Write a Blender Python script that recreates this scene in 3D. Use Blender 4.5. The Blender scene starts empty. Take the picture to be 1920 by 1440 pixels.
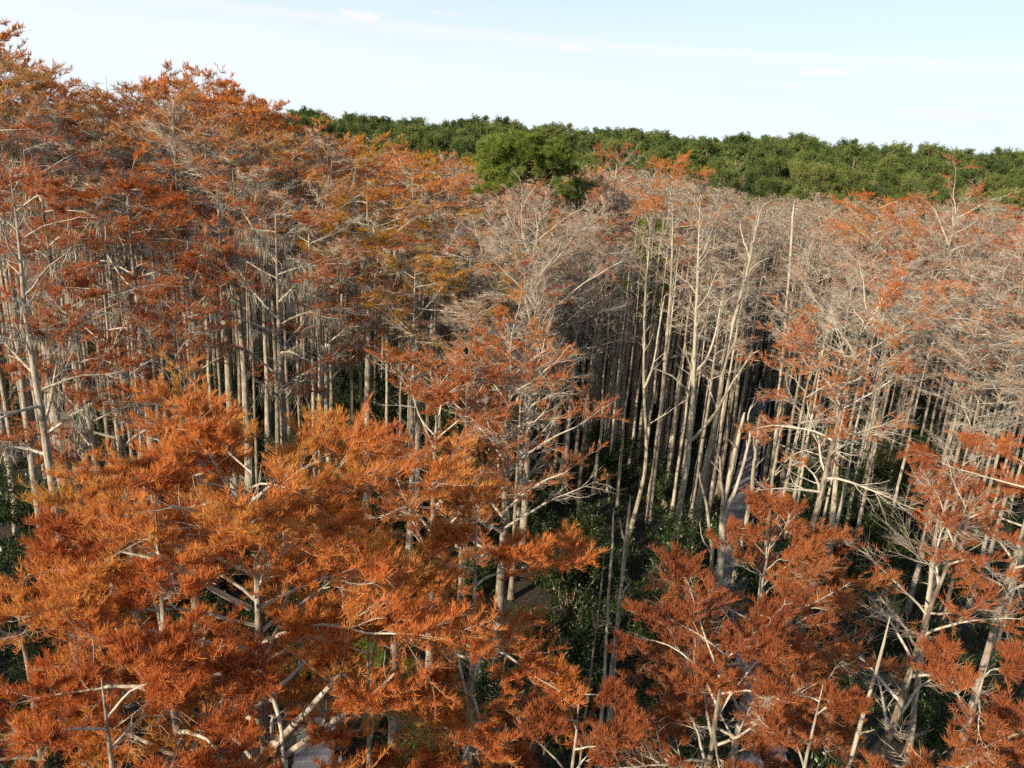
import bpy, math, random
import numpy as np
from mathutils import Matrix, Vector

S = bpy.context.scene
COL = S.collection
# ------------------------------------------------------------------ camera
CAM = Vector((0.0, 0.0, 22.0))
FPX = 1440.0                      # focal length in pixels of the 1920 px wide frame
PITCH, ROLL = 17.6, 3.3
cd = bpy.data.cameras.new('camera')
cam = bpy.data.objects.new('camera', cd)
COL.objects.link(cam)
cd.sensor_width = 36.0
cd.lens = 36.0 * FPX / 1920.0
cd.clip_end = 6000.0
MC = (Matrix.Rotation(math.radians(90 - PITCH), 4, 'X') @ Matrix.Rotation(math.radians(ROLL), 4, 'Z'))
cam.matrix_world = Matrix.Translation(CAM) @ MC
S.camera = cam
R3 = np.array(MC.to_3x3())

def ray(px, py):
    """world direction (unit) through a point of the 1920x1440 photograph"""
    v = R3 @ np.array([(px - 960) / FPX, -(py - 720) / FPX, -1.0])
    return v / np.linalg.norm(v)

def at(px, py, d):
    """point on that ray at horizontal distance d"""
    v = ray(px, py)
    return np.array(CAM) + v * (d / math.hypot(v[0], v[1]))

def on_ground(px, py, z=0.0):
    v = ray(px, py)
    return np.array(CAM) + v * ((z - CAM.z) / v[2])

def to_px(p):
    q = R3.T @ (np.asarray(p, float) - np.array(CAM))
    if q[2] > -0.1:
        return None
    return 960 + FPX * q[0] / -q[2], 720 - FPX * q[1] / -q[2]

# ------------------------------------------------------------------ light
SUN_AZ, SUN_EL = math.radians(-137), math.radians(22)     # azimuth clockwise from +Y
ld = bpy.data.lights.new('sun', 'SUN')
ld.energy = 5.0
ld.angle = math.radians(0.5)
ld.color = (1.0, 0.86, 0.66)
sun = bpy.data.objects.new('sun', ld)
COL.objects.link(sun)
sd = Vector((math.sin(SUN_AZ) * math.cos(SUN_EL), math.cos(SUN_AZ) * math.cos(SUN_EL), math.sin(SUN_EL)))
sun.rotation_euler = sd.to_track_quat('Z', 'Y').to_euler()

S.view_settings.view_transform = 'Standard'
S.view_settings.look = 'None'
S.view_settings.exposure = 0.72
S.view_settings.gamma = 1.0
S.view_settings.use_curve_mapping = False
cy = S.cycles
cy.max_bounces = 5
cy.diffuse_bounces = 3
cy.glossy_bounces = 2
cy.transmission_bounces = 2
cy.use_denoising = False
cy.use_adaptive_sampling = True
cy.adaptive_threshold = 0.02

def azel(px, py):
    v = ray(px, py)
    return math.atan2(v[0], v[1]), math.asin(v[2])

W = bpy.data.worlds.new("World")
S.world = W
W.use_nodes = True
nt = W.node_tree
for n in list(nt.nodes):
    nt.nodes.remove(n)

def N(tree, typ, **kw):
    n = tree.nodes.new(typ)
    ins = kw.pop('ins', {})
    for k, v in kw.items():
        setattr(n, k, v)
    for k, v in ins.items():
        if isinstance(v, bpy.types.NodeSocket):
            tree.links.new(v, n.inputs[k])
        else:
            n.inputs[k].default_value = v
    return n

def M(tree, op, a, b=None, c=None, clamp=False):
    n = tree.nodes.new('ShaderNodeMath')
    n.operation = op
    n.use_clamp = clamp
    for i, v in enumerate((a, b, c)):
        if v is None:
            continue
        if isinstance(v, bpy.types.NodeSocket):
            tree.links.new(v, n.inputs[i])
        else:
            n.inputs[i].default_value = v
    return n.outputs[0]

sky = N(nt, 'ShaderNodeTexSky', sky_type='NISHITA', sun_disc=False, sun_elevation=SUN_EL,
        sun_rotation=SUN_AZ % (2 * math.pi), altitude=10.0, air_density=1.25, dust_density=1.2, ozone_density=1.0)
tc = N(nt, 'ShaderNodeTexCoord')
sep = N(nt, 'ShaderNodeSeparateXYZ', ins={0: tc.outputs['Generated']})
AZ = M(nt, 'ARCTAN2', sep.outputs[0], sep.outputs[1])
EL = M(nt, 'ARCSINE', sep.outputs[2])
comb = N(nt, 'ShaderNodeCombineXYZ', ins={0: AZ, 1: EL})
nz = N(nt, 'ShaderNodeTexNoise', ins={'Vector': comb.outputs[0], 'Scale': 55.0, 'Detail': 5.0, 'Roughness': 0.6})
nsep = N(nt, 'ShaderNodeSeparateColor', ins={0: nz.outputs['Color']})
dn0 = M(nt, 'SUBTRACT', nsep.outputs[0], 0.5)
dn1 = M(nt, 'SUBTRACT', nsep.outputs[1], 0.5)
AZn = M(nt, 'MULTIPLY_ADD', dn0, 0.10, AZ)
ELn = M(nt, 'MULTIPLY_ADD', dn1, 0.014, EL)
def puff(px, py, wpx, hpx, k):
    a, e = azel(px, py)
    da = M(nt, 'DIVIDE', M(nt, 'SUBTRACT', AZn, a), wpx / FPX)
    de = M(nt, 'DIVIDE', M(nt, 'SUBTRACT', ELn, e), hpx / FPX)
    r2 = M(nt, 'ADD', M(nt, 'MULTIPLY', da, da), M(nt, 'MULTIPLY', de, de))
    return M(nt, 'MULTIPLY', M(nt, 'SUBTRACT', 1.0, r2, clamp=True), k)
mask = None
for p in [(672, 28, 52, 11, .9), (1075, 88, 50, 9, .8), (1555, 134, 62, 9, .9), (1500, 163, 26, 5, .5), (770, 160, 45, 4, .35),
          (1790, 212, 110, 8, .6), (1755, 222, 50, 6, .6), (1435, 198, 22, 4, .3), (260, 74, 20, 5, .4), (315, 101, 26, 4, .4),
          (990, 137, 28, 4, .5), (1240, 198, 50, 4, .3), (840, 25, 22, 4, .4)]:
    v = puff(*p)
    mask = v if mask is None else M(nt, 'MAXIMUM', mask, v)
# a long thin cirrus band falling gently to the right
a1, e1 = azel(700, 45)
a2, e2 = azel(1700, 118)
sl = (e2 - e1) / (a2 - a1)
band = M(nt, 'SUBTRACT', EL, M(nt, 'MULTIPLY_ADD', M(nt, 'SUBTRACT', AZ, a1), sl, e1))
band = M(nt, 'ABSOLUTE', M(nt, 'MULTIPLY_ADD', dn1, 0.012, band))
band = M(nt, 'SUBTRACT', 1.0, M(nt, 'DIVIDE', band, 0.0095), clamp=True)
nz2 = N(nt, 'ShaderNodeTexNoise', ins={'Vector': N(nt, 'ShaderNodeVectorMath', operation='MULTIPLY', ins={0: comb.outputs[0], 1: (3.0, 22.0, 1)}).outputs[0],
                                        'Scale': 1.6, 'Detail': 5.0, 'Roughness': 0.55})
veil = M(nt, 'MULTIPLY', M(nt, 'SUBTRACT', nz2.outputs[0], 0.38, clamp=True), 0.6)
low = M(nt, 'POWER', M(nt, 'SUBTRACT', 1.0, M(nt, 'DIVIDE', EL, 0.30), clamp=True), 1.3)
leftw = M(nt, 'MULTIPLY_ADD', AZ, -0.75, 0.42, clamp=True)
veil = M(nt, 'ADD', M(nt, 'ADD', veil, M(nt, 'MULTIPLY', low, 1.05)), M(nt, 'MULTIPLY', leftw, 0.30), clamp=True)
mask = M(nt, 'MAXIMUM', mask, M(nt, 'MULTIPLY', band, 0.5))
mixv = N(nt, 'ShaderNodeMix', data_type='RGBA', ins={0: veil})
nt.links.new(sky.outputs[0], mixv.inputs[6])
whi = N(nt, 'ShaderNodeMix', data_type='RGBA', ins={0: M(nt, 'ADD', M(nt, 'MULTIPLY', low, 1.0), M(nt, 'MULTIPLY', leftw, 0.5), clamp=True)})
whi.inputs[6].default_value = (3.7, 5.1, 6.3, 1)
whi.inputs[7].default_value = (5.6, 6.15, 6.6, 1)
nt.links.new(whi.outputs[2], mixv.inputs[7])
mixp = N(nt, 'ShaderNodeMix', data_type='RGBA', ins={0: M(nt, 'MULTIPLY', mask, 1.0, clamp=True)})
nt.links.new(mixv.outputs[2], mixp.inputs[6])
mixp.inputs[7].default_value = (6.1, 5.95, 6.15, 1)
bg = N(nt, 'ShaderNodeBackground', ins={0: mixp.outputs[2], 1: 0.10})
wo = N(nt, 'ShaderNodeOutputWorld', ins={0: bg.outputs[0]})

# ------------------------------------------------------------------ materials
def new_mat(name):
    m = bpy.data.materials.new(name)
    m.use_nodes = True
    t = m.node_tree
    for n in list(t.nodes):
        t.nodes.remove(n)
    return m, t

def ramp(t, fac, stops):
    r = N(t, 'ShaderNodeValToRGB', ins={0: fac})
    e = r.color_ramp.elements
    while len(e) < len(stops):
        e.new(0.5)
    for i, (p, c) in enumerate(stops):
        e[i].position = p
        e[i].color = (*c, 1)
    return r.outputs[0]

def bark(name, lo, mid, hi, scale=(14, 14, 2.6), bump=0.5, blotch=None):
    m, t = new_mat(name)
    tc = N(t, 'ShaderNodeTexCoord')
    mp = N(t, 'ShaderNodeMapping', ins={0: tc.outputs['Object'], 3: scale})
    n1 = N(t, 'ShaderNodeTexNoise', ins={0: mp.outputs[0], 'Scale': 1.0, 'Detail': 4.0, 'Roughness': 0.65})
    n2 = N(t, 'ShaderNodeTexNoise', ins={0: tc.outputs['Object'], 'Scale': 1.3, 'Detail': 3.0})
    oi = N(t, 'ShaderNodeObjectInfo')
    f = M(t, 'ADD', M(t, 'MULTIPLY', n1.outputs[0], 0.75), M(t, 'MULTIPLY', n2.outputs[0], 0.35))
    f = M(t, 'ADD', f, M(t, 'MULTIPLY', M(t, 'SUBTRACT', oi.outputs['Random'], 0.5), 0.16))
    c = ramp(t, f, [(0.41, lo), (0.54, mid), (0.66, hi)])
    if blotch:
        n3 = N(t, 'ShaderNodeTexNoise', ins={0: tc.outputs['Object'], 'Scale': 3.1, 'Detail': 4.0})
        k = M(t, 'MULTIPLY', M(t, 'SUBTRACT', n3.outputs[0], 0.56, clamp=True), 7.0, clamp=True)
        mx = N(t, 'ShaderNodeMix', data_type='RGBA', ins={0: k})
        t.links.new(c, mx.inputs[6])
        mx.inputs[7].default_value = (*blotch, 1)
        c = mx.outputs[2]
    b = N(t, 'ShaderNodeBump', ins={'Strength': bump, 'Distance': 0.03, 'Height': n1.outputs[0]})
    p = N(t, 'ShaderNodeBsdfPrincipled', ins={'Base Color': c, 'Roughness': 0.9, 'Normal': b.outputs[0]})
    p.inputs['Specular IOR Level'].default_value = 0.15
    N(t, 'ShaderNodeOutputMaterial', ins={0: p.outputs[0]})
    return m

def foliage(name, cols, scale=0.55, trans=0.42, rnd=0.55, gloss=0.0, objw=0.45, noisew=1.5):
    """cols: colours from one end of the hue range to the other; picked by leaf, by clump and by plant"""
    m, t = new_mat(name)
    g = N(t, 'ShaderNodeNewGeometry')
    tc = N(t, 'ShaderNodeTexCoord')
    oi = N(t, 'ShaderNodeObjectInfo')
    n = N(t, 'ShaderNodeTexNoise', ins={0: tc.outputs['Object'], 'Scale': scale, 'Detail': 2.0})
    f = M(t, 'ADD', M(t, 'MULTIPLY', g.outputs['Random Per Island'], rnd), M(t, 'MULTIPLY', M(t, 'SUBTRACT', n.outputs[0], 0.5), noisew))
    f = M(t, 'ADD', f, M(t, 'MULTIPLY', oi.outputs['Random'], objw), clamp=True)
    c = ramp(t, f, [(i / (len(cols) - 1), k) for i, k in enumerate(cols)])
    d = N(t, 'ShaderNodeBsdfDiffuse', ins={0: c})
    tr = N(t, 'ShaderNodeBsdfTranslucent', ins={0: c})
    mx = N(t, 'ShaderNodeMixShader', ins={0: trans, 1: d.outputs[0], 2: tr.outputs[0]})
    out = mx.outputs[0]
    if gloss:
        gl = N(t, 'ShaderNodeBsdfGlossy', ins={'Roughness': 0.35})
        out = N(t, 'ShaderNodeMixShader', ins={0: gloss, 1: out, 2: gl.outputs[0]}).outputs[0]
    N(t, 'ShaderNodeOutputMaterial', ins={0: out})
    return m

MAT = {}
MAT['bark'] = bark('cypress_bark', (0.10, 0.078, 0.058), (0.235, 0.195, 0.15), (0.38, 0.335, 0.27), bump=0.9, blotch=(0.26, 0.17, 0.12))
MAT['limb'] = bark('limb_bark', (0.22, 0.185, 0.14), (0.38, 0.335, 0.26), (0.52, 0.47, 0.385), scale=(9, 9, 9), bump=0.4)
MAT['dead'] = bark('weathered_wood', (0.15, 0.125, 0.095), (0.30, 0.255, 0.19), (0.45, 0.40, 0.31), scale=(16, 16, 1.6))
MAT['twig'] = bark('twig_bark', (0.28, 0.22, 0.17), (0.39, 0.33, 0.26), (0.48, 0.42, 0.34), scale=(3, 3, 3), bump=0.0)
MAT['pinetrunk'] = bark('pine_bark', (0.10, 0.065, 0.045), (0.20, 0.14, 0.10), (0.30, 0.23, 0.17))
MAT['orange'] = foliage('orange_needles', [(0.38, 0.105, 0.030), (0.53, 0.160, 0.040), (0.62, 0.215, 0.050), (0.60, 0.29, 0.06), (0.46, 0.29, 0.06)])
MAT['rust'] = foliage('rust_needles', [(0.31, 0.10, 0.042), (0.43, 0.142, 0.056), (0.52, 0.185, 0.070), (0.54, 0.24, 0.085)])
MAT['gold'] = foliage('golden_orange_needles', [(0.40, 0.120, 0.042), (0.55, 0.172, 0.055), (0.63, 0.225, 0.066), (0.64, 0.285, 0.078), (0.50, 0.31, 0.08)])
MAT['ember'] = foliage('deep_rust_needles', [(0.25, 0.080, 0.038), (0.36, 0.118, 0.050), (0.44, 0.155, 0.062), (0.50, 0.21, 0.07)])
MAT['amber'] = foliage('amber_needles', [(0.46, 0.14, 0.02), (0.55, 0.24, 0.03), (0.45, 0.27, 0.035), (0.30, 0.24, 0.04)])
MAT['pine'] = foliage('pine_needles', [(0.11, 0.155, 0.032), (0.17, 0.225, 0.045), (0.23, 0.28, 0.06), (0.29, 0.32, 0.085)], scale=0.35, trans=0.3, rnd=0.4)
MAT['farpine'] = foliage('far_pine_needles', [(0.050, 0.076, 0.030), (0.095, 0.130, 0.042), (0.150, 0.185, 0.054), (0.22, 0.23, 0.08)], scale=0.13, trans=0.2, rnd=0.3, objw=0.75, noisew=2.4)
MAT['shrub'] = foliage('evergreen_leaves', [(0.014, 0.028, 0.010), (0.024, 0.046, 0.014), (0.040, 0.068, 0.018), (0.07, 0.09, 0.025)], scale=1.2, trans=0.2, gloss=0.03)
MAT['moss'] = foliage('grey_moss', [(0.20, 0.175, 0.135), (0.29, 0.26, 0.205), (0.37, 0.335, 0.27)], scale=1.0, trans=0.15)

def mat_ground():
    m, t = new_mat('swamp_floor')
    tc = N(t, 'ShaderNodeTexCoord')
    n1 = N(t, 'ShaderNodeTexNoise', ins={0: tc.outputs['Object'], 'Scale': 0.22, 'Detail': 6.0, 'Roughness': 0.6})
    n2 = N(t, 'ShaderNodeTexNoise', ins={0: tc.outputs['Object'], 'Scale': 6.0, 'Detail': 4.0})
    c = ramp(t, M(t, 'ADD', M(t, 'MULTIPLY', n1.outputs[0], 0.6), M(t, 'MULTIPLY', n2.outputs[0], 0.4)),
             [(0.35, (0.010, 0.010, 0.007)), (0.5, (0.026, 0.019, 0.012)), (0.62, (0.045, 0.030, 0.018)), (0.75, (0.026, 0.030, 0.012))])
    b = N(t, 'ShaderNodeBump', ins={'Strength': 0.8, 'Distance': 0.1, 'Height': n2.outputs[0]})
    p = N(t, 'ShaderNodeBsdfPrincipled', ins={'Base Color': c, 'Roughness': 0.95, 'Normal': b.outputs[0]})
    N(t, 'ShaderNodeOutputMaterial', ins={0: p.outputs[0]})
    return m

def mat_wood():
    m, t = new_mat('weathered_planks')
    tc = N(t, 'ShaderNodeTexCoord')
    g = N(t, 'ShaderNodeNewGeometry')
    n1 = N(t, 'ShaderNodeTexNoise', ins={0: tc.outputs['Object'], 'Scale': 9.0, 'Detail': 4.0})
    f = M(t, 'ADD', M(t, 'MULTIPLY', n1.outputs[0], 0.6), M(t, 'MULTIPLY', g.outputs['Random Per Island'], 0.5))
    c = ramp(t, f, [(0.2, (0.07, 0.068, 0.072)), (0.5, (0.13, 0.127, 0.135)), (0.9, (0.20, 0.197, 0.21))])
    p = N(t, 'ShaderNodeBsdfPrincipled', ins={'Base Color': c, 'Roughness': 0.8})
    N(t, 'ShaderNodeOutputMaterial', ins={0: p.outputs[0]})
    return m
MAT['ground'] = mat_ground()
MAT['wood'] = mat_wood()

# ------------------------------------------------------------------ geometry helpers
class Geo:
    """collects vertices, quads and triangles; build() makes ONE mesh object"""
    def __init__(self):
        self.v, self.q, self.t, self.qm, self.tm, self.qs, self.ts, self.n = [], [], [], [], [], [], [], 0
    def add(self, verts, quads=None, tris=None, mat=0, smooth=True):
        verts = np.asarray(verts, np.float32).reshape(-1, 3)
        if quads is not None and len(quads):
            self.q.append(np.asarray(quads, np.int64) + self.n)
            self.qm.append(np.full(len(quads), mat, np.int32)); self.qs.append(np.full(len(quads), smooth, bool))
        if tris is not None and len(tris):
            self.t.append(np.asarray(tris, np.int64) + self.n)
            self.tm.append(np.full(len(tris), mat, np.int32)); self.ts.append(np.full(len(tris), smooth, bool))
        self.v.append(verts)
        self.n += len(verts)
    def merge(self, other, xf=None, mat_shift=0):
        """xf: (scale3, angle, loc)"""
        V = np.concatenate(other.v)
        if xf is not None:
            V = transform(V, *xf)
        off = self.n
        for a, m, s in zip(other.q, other.qm, other.qs):
            self.q.append(a + off); self.qm.append(m + mat_shift); self.qs.append(s)
        for a, m, s in zip(other.t, other.tm, other.ts):
            self.t.append(a + off); self.tm.append(m + mat_shift); self.ts.append(s)
        self.v.append(V); self.n += len(V)
    def mesh(self, name, mats):
        me = bpy.data.meshes.new(name)
        V = np.concatenate(self.v) if self.v else np.zeros((0, 3), np.float32)
        Q = np.concatenate(self.q) if self.q else np.zeros((0, 4), np.int64)
        T = np.concatenate(self.t) if self.t else np.zeros((0, 3), np.int64)
        me.vertices.add(len(V)); me.vertices.foreach_set('co', V.astype(np.float32).ravel())
        nl = Q.size + T.size
        me.loops.add(nl)
        me.loops.foreach_set('vertex_index', np.concatenate([Q.ravel(), T.ravel()]).astype(np.int32))
        me.polygons.add(len(Q) + len(T))
        ls = np.concatenate([np.arange(len(Q)) * 4, Q.size + np.arange(len(T)) * 3]).astype(np.int32)
        me.polygons.foreach_set('loop_start', ls)
        me.polygons.foreach_set('material_index', np.concatenate((self.qm or [np.zeros(0, np.int32)]) + (self.tm or [np.zeros(0, np.int32)])).astype(np.int32))
        me.polygons.foreach_set('use_smooth', np.concatenate((self.qs or [np.zeros(0, bool)]) + (self.ts or [np.zeros(0, bool)])))
        me.update(calc_edges=True)
        for m in mats:
            me.materials.append(m)
        return me
    def build(self, name, mats, parent=None):
        o = bpy.data.objects.new(name, self.mesh(name, mats))
        COL.objects.link(o)
        if parent is not None:
            o.parent = parent
        return o

def transform(V, sc, ang, loc):
    V = V * np.asarray(sc, np.float32)
    c, s = math.cos(ang), math.sin(ang)
    out = V.copy()
    out[:, 0] = V[:, 0] * c - V[:, 1] * s + loc[0]
    out[:, 1] = V[:, 0] * s + V[:, 1] * c + loc[1]
    out[:, 2] = V[:, 2] + loc[2]
    return out

def unit(v):
    return v / np.maximum(np.linalg.norm(v, axis=-1, keepdims=True), 1e-9)

def tubes(P, rad, sides):
    """P (N,K,3) polylines, rad (N,K) -> verts, quads"""
    Nn, K, _ = P.shape
    tan = np.empty_like(P)
    tan[:, 1:-1] = P[:, 2:] - P[:, :-2]
    tan[:, 0] = P[:, 1] - P[:, 0]
    tan[:, -1] = P[:, -1] - P[:, -2]
    tan = unit(tan)
    mean = unit(P[:, -1] - P[:, 0])
    ref = np.where(np.abs(mean[:, 2:3]) > 0.8, np.array([[1.0, 0, 0]]), np.array([[0, 0, 1.0]]))
    a = unit(np.cross(tan, ref[:, None, :]))
    b = np.cross(tan, a)
    th = np.arange(sides) * (2 * math.pi / sides)
    V = P[:, :, None, :] + rad[:, :, None, None] * (a[:, :, None, :] * np.cos(th)[None, None, :, None] + b[:, :, None, :] * np.sin(th)[None, None, :, None])
    base = (np.arange(Nn)[:, None, None] * K + np.arange(K - 1)[None, :, None]) * sides
    j = np.arange(sides)[None, None, :]
    j2 = (j + 1) % sides
    q = np.stack([base + j, base + j2, base + sides + j2, base + sides + j], -1).reshape(-1, 4)
    return V.reshape(-1, 3), q

def grow(p0, d0, L, K, wander, trop, rg, gain=0.0):
    P = [p0]
    d = unit(d0)
    p = p0.copy()
    seg = (L / (K - 1))[:, None]
    for k in range(1, K):
        d = unit(d + wander * rg.normal(size=d.shape) + trop * (1 + gain * k))
        p = p + d * seg
        P.append(p)
    return np.stack(P, 1)

def sprout(P, rad, n, tmin, tmax, rg, flat=0.3, ang=(30, 60), keep=None):
    """n children per parent -> pos, parent tangent, child dir, local radius, t, parent index"""
    Nn, K, _ = P.shape
    par = np.repeat(np.arange(Nn), n)
    if keep is not None:
        par = par[rg.random(len(par)) < keep]
    t = tmin + (tmax - tmin) * rg.random(len(par))
    x = t * (K - 1)
    i = np.minimum(x.astype(int), K - 2)
    f = (x - i)[:, None]
    p = P[par, i] * (1 - f) + P[par, i + 1] * f
    tg = unit(P[par, i + 1] - P[par, i])
    r = rad[par, i] * (1 - f[:, 0]) + rad[par, i + 1] * f[:, 0]
    side = unit(np.cross(tg, np.array([0, 0, 1.0])) + 1e-6)
    upv = np.cross(side, tg)
    sg = np.where(rg.random(len(par)) < 0.5, -1.0, 1.0)[:, None]
    perp = unit(side * sg + upv * rg.normal(0, flat, len(par))[:, None] * 1.0)
    a = np.radians(rg.uniform(ang[0], ang[1], len(par)))[:, None]
    return p, tg, np.cos(a) * tg + np.sin(a) * perp, r, t, par

def cones(g, p, q, r, mat=0):
    """thin three-sided tapering twigs from p to q"""
    n = len(p)
    if not n:
        return
    t = unit(q - p)
    ref = np.where(np.abs(t[:, 2:3]) > 0.9, np.array([[1.0, 0, 0]]), np.array([[0, 0, 1.0]]))
    a = unit(np.cross(t, ref)); b = np.cross(t, a)
    V = np.empty((n, 4, 3))
    for k in range(3):
        V[:, k] = p + r[:, None] * (math.cos(2.094 * k) * a + math.sin(2.094 * k) * b)
    V[:, 3] = q
    i = np.arange(n)[:, None] * 4
    T = np.concatenate([i + np.array([[0, 1, 3]]), i + np.array([[1, 2, 3]]), i + np.array([[2, 0, 3]])])
    g.add(V, tris=T, mat=mat)

def needles(g, p, d, L, w, mat, rg, bend=0.0):
    """narrow pointed leaf sprays; with a bend each is a quad and a tip"""
    n = len(p)
    if not n:
        return
    d = unit(d)
    s = unit(np.cross(d, rg.normal(size=(n, 3)))) * (w / 2)[:, None]
    if bend:
        d2 = unit(d + np.array([0, 0, bend]) + rg.normal(0, 0.15, (n, 3)))
        m = p + d * (L * 0.5)[:, None]
        V = np.stack([p - s * 0.6, p + s * 0.6, m + s, m - s, m + d2 * (L * 0.55)[:, None]], 1)
        i = np.arange(n)[:, None] * 5
        g.add(V, quads=i + np.array([[0, 1, 2, 3]]), tris=i + np.array([[3, 2, 4]]), mat=mat, smooth=False)
    else:
        V = np.stack([p - s, p + s, p + d * L[:, None]], 1)
        g.add(V, tris=np.arange(n)[:, None] * 3 + np.array([[0, 1, 2]]), mat=mat, smooth=False)

def cypress(seed, H=18, r=0.2, cb=0.5, R=3.5, nl=16, nb=7, nt=7, nn=14, leaf=0.1, lw=0.013, cover=0.8, moss=0.0, K=(14, 8, 6, 4),
            steep=38, bend=0.0, lod=0, droop=0.0, lean=(0, 0), split=False, crooked=0.02, top=0.5, tl=0.34, lr=0.42, sp=1.0, umb=0.0, leafmin=0.0, flat=0.45, bt=0.2):
    """A pond cypress: returns Geo objects {trunk, limbs[], crown, moss}. cover = share of the twigs that still carry needles."""
    rg = np.random.default_rng(seed)
    up = np.array([0, 0, 1.0])
    # trunk
    K0 = K[0]
    tt = np.linspace(0, 1, K0)
    wob = np.cumsum(rg.normal(0, crooked, (K0, 2)), 0) * H / K0
    wob = wob - tt[:, None] * wob[-1] * 0.6
    T = np.zeros((1, K0, 3))
    T[0, :, 0] = wob[:, 0] + lean[0] * tt * H
    T[0, :, 1] = wob[:, 1] + lean[1] * tt * H
    T[0, :, 2] = tt * H
    tr = (r * (1 - 0.90 * tt ** 1.25) + r * 0.75 * np.exp(-tt * 16))[None]
    tr[0, -1] = r * 0.05
    tg = Geo()
    v, q = tubes(T, tr, (10, 6, 4)[lod])
    tg.add(v, q, mat=0)
    # limbs
    u = (np.arange(nl) + rg.random(nl)) / nl
    tz = cb + (0.985 - cb) * u ** 0.85
    az = np.arange(nl) * 2.39996 + rg.uniform(0, 6.28) + rg.normal(0, 0.35, nl)
    x = tz * (K0 - 1)
    i = np.minimum(x.astype(int), K0 - 2); f = (x - i)[:, None]
    lp = T[0, i] * (1 - f) + T[0, i + 1] * f
    lrad = np.interp(tz, tt, tr[0])
    prof = (0.55 + 0.45 * np.sin(np.clip(u, 0, 1) * math.pi * 0.85 + 0.35)) * np.where(u > 0.75, 1 - (u - 0.75) * (2 - 2 * top), 1)
    LL = R * prof * rg.uniform(0.7, 1.15, nl)
    el = np.radians((steep * rg.uniform(0.4, 1.0, nl) + 22 * u) * (1 - umb) + umb * (steep * (1.35 - 1.1 * u) + rg.normal(0, 7, nl)))
    d0 = np.stack([np.cos(az) * np.cos(el), np.sin(az) * np.cos(el), np.sin(el)], 1)
    flatten = np.array([0, 0, -0.045 - droop])
    LP = grow(lp, d0, LL, K[1], 0.13, flatten, rg)
    LR = (np.minimum(lrad * lr + 0.012, 0.027 * LL + 0.012))[:, None] * (1 - 0.82 * np.linspace(0, 1, K[1]))[None]
    limbs = []
    if split:
        for k in range(nl):
            g = Geo(); v, q = tubes(LP[k:k + 1], LR[k:k + 1], 7); g.add(v, q); limbs.append(g)
    else:
        v, q = tubes(LP, LR, (6, 4, 3)[lod]); tg.add(v, q, mat=1)
    cg = Geo()
    # secondary branches
    p, t_, d, rr, t, par = sprout(LP, LR, nb, bt, 1.0, rg, flat, (25, 65))
    BL = LL[par] * tl * sp * (1.25 - 0.6 * t) * rg.uniform(0.6, 1.25, len(p))
    BP = grow(p, d, BL, K[2], 0.15, np.array([0, 0, 0.03 - droop]), rg)
    br = np.maximum(rr * 0.55, 0.008 if lod == 0 else 0.011)
    BR = br[:, None] * (1 - 0.8 * np.linspace(0, 1, K[2]))[None]
    v, q = tubes(BP, BR, 4 if lod == 0 else 3)
    cg.add(v, q, mat=0)
    # twigs
    p2, t2, d2, r2, s2, par2 = sprout(BP, BR, nt, 0.12, 1.0, rg, flat + 0.05, (20, 70))
    TL = (BL[par2] * 0.42 + 0.12) * rg.uniform(0.5, 1.2, len(p2))
    if lod == 0:
        TP = grow(p2, d2, TL, K[3], 0.2, np.array([0, 0, 0.06]), rg)
        TR = np.maximum(r2 * 0.5, 0.005)[:, None] * (1 - 0.7 * np.linspace(0, 1, K[3]))[None]
        v, q = tubes(TP, TR, 3)
        cg.add(v, q, mat=0)
    else:
        TP = np.stack([p2, p2 + unit(d2) * TL[:, None]], 1)
        cones(cg, p2, TP[:, 1], np.full(len(p2), 0.009 if lod == 1 else 0.014))
        # short side twiglets
        p3, t3, d3, r3, s3, par3 = sprout(TP, np.full((len(p2), 2), 0.01), 4 if lod == 1 else 2, 0.15, 0.95, rg, 0.6, (30, 60))
        cones(cg, p3, p3 + unit(d3) * (TL[par3] * 0.55)[:, None], np.full(len(p3), 0.007 if lod == 1 else 0.011))
    # needles: whole branches keep or have lost theirs
    limb_keep = np.clip(rg.normal(cover, 0.22, nl), 0, 1) if cover < 0.98 else np.ones(nl)
    br_keep = (rg.random(len(BL)) < limb_keep[par]) & (t > leafmin - 0.2 * rg.random(len(t)))
    tw = np.where(br_keep[par2] & (rg.random(len(p2)) < 0.55 + 0.45 * cover))[0]
    if len(tw) and nn:
        idx = np.repeat(tw, nn)
        s = rg.random(len(idx)) ** 0.8
        Kk = TP.shape[1]
        xx = s * (Kk - 1); ii = np.minimum(xx.astype(int), Kk - 2); ff = (xx - ii)[:, None]
        pp = TP[idx, ii] * (1 - ff) + TP[idx, ii + 1] * ff
        td = unit(TP[idx, ii + 1] - TP[idx, ii])
        rnd = rg.normal(size=(len(idx), 3))
        dd = td * 0.55 + up * 0.55 + rnd * 0.42
        needles(cg, pp, dd, leaf * rg.uniform(0.6, 1.25, len(idx)), lw * rg.uniform(0.7, 1.3, len(idx)), 1, rg, bend)
    mg = None
    if moss > 0:
        mg = Geo()
        p4, t4, d4, r4, s4, par4 = sprout(LP, LR, int(6 * moss) + 1, 0.05, 0.8, rg)
        p5, *_ = sprout(BP, BR, 2, 0.1, 0.9, rg, keep=0.35 * moss)
        a = np.concatenate([p4, p5])
        a = a[a[:, 2] < H * 0.97]
        a = a[rg.random(len(a)) < 0.6]
        nst = 26 if lod == 0 else (16 if lod == 1 else 7)
        hl = rg.gamma(1.6, 0.38, len(a)) + 0.25
        idx = np.repeat(np.arange(len(a)), nst)
        off = rg.normal(0, 0.09, (len(idx), 3)) * np.array([1, 1, 0.4]) * (0.6 + hl[idx])[:, None]
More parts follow.
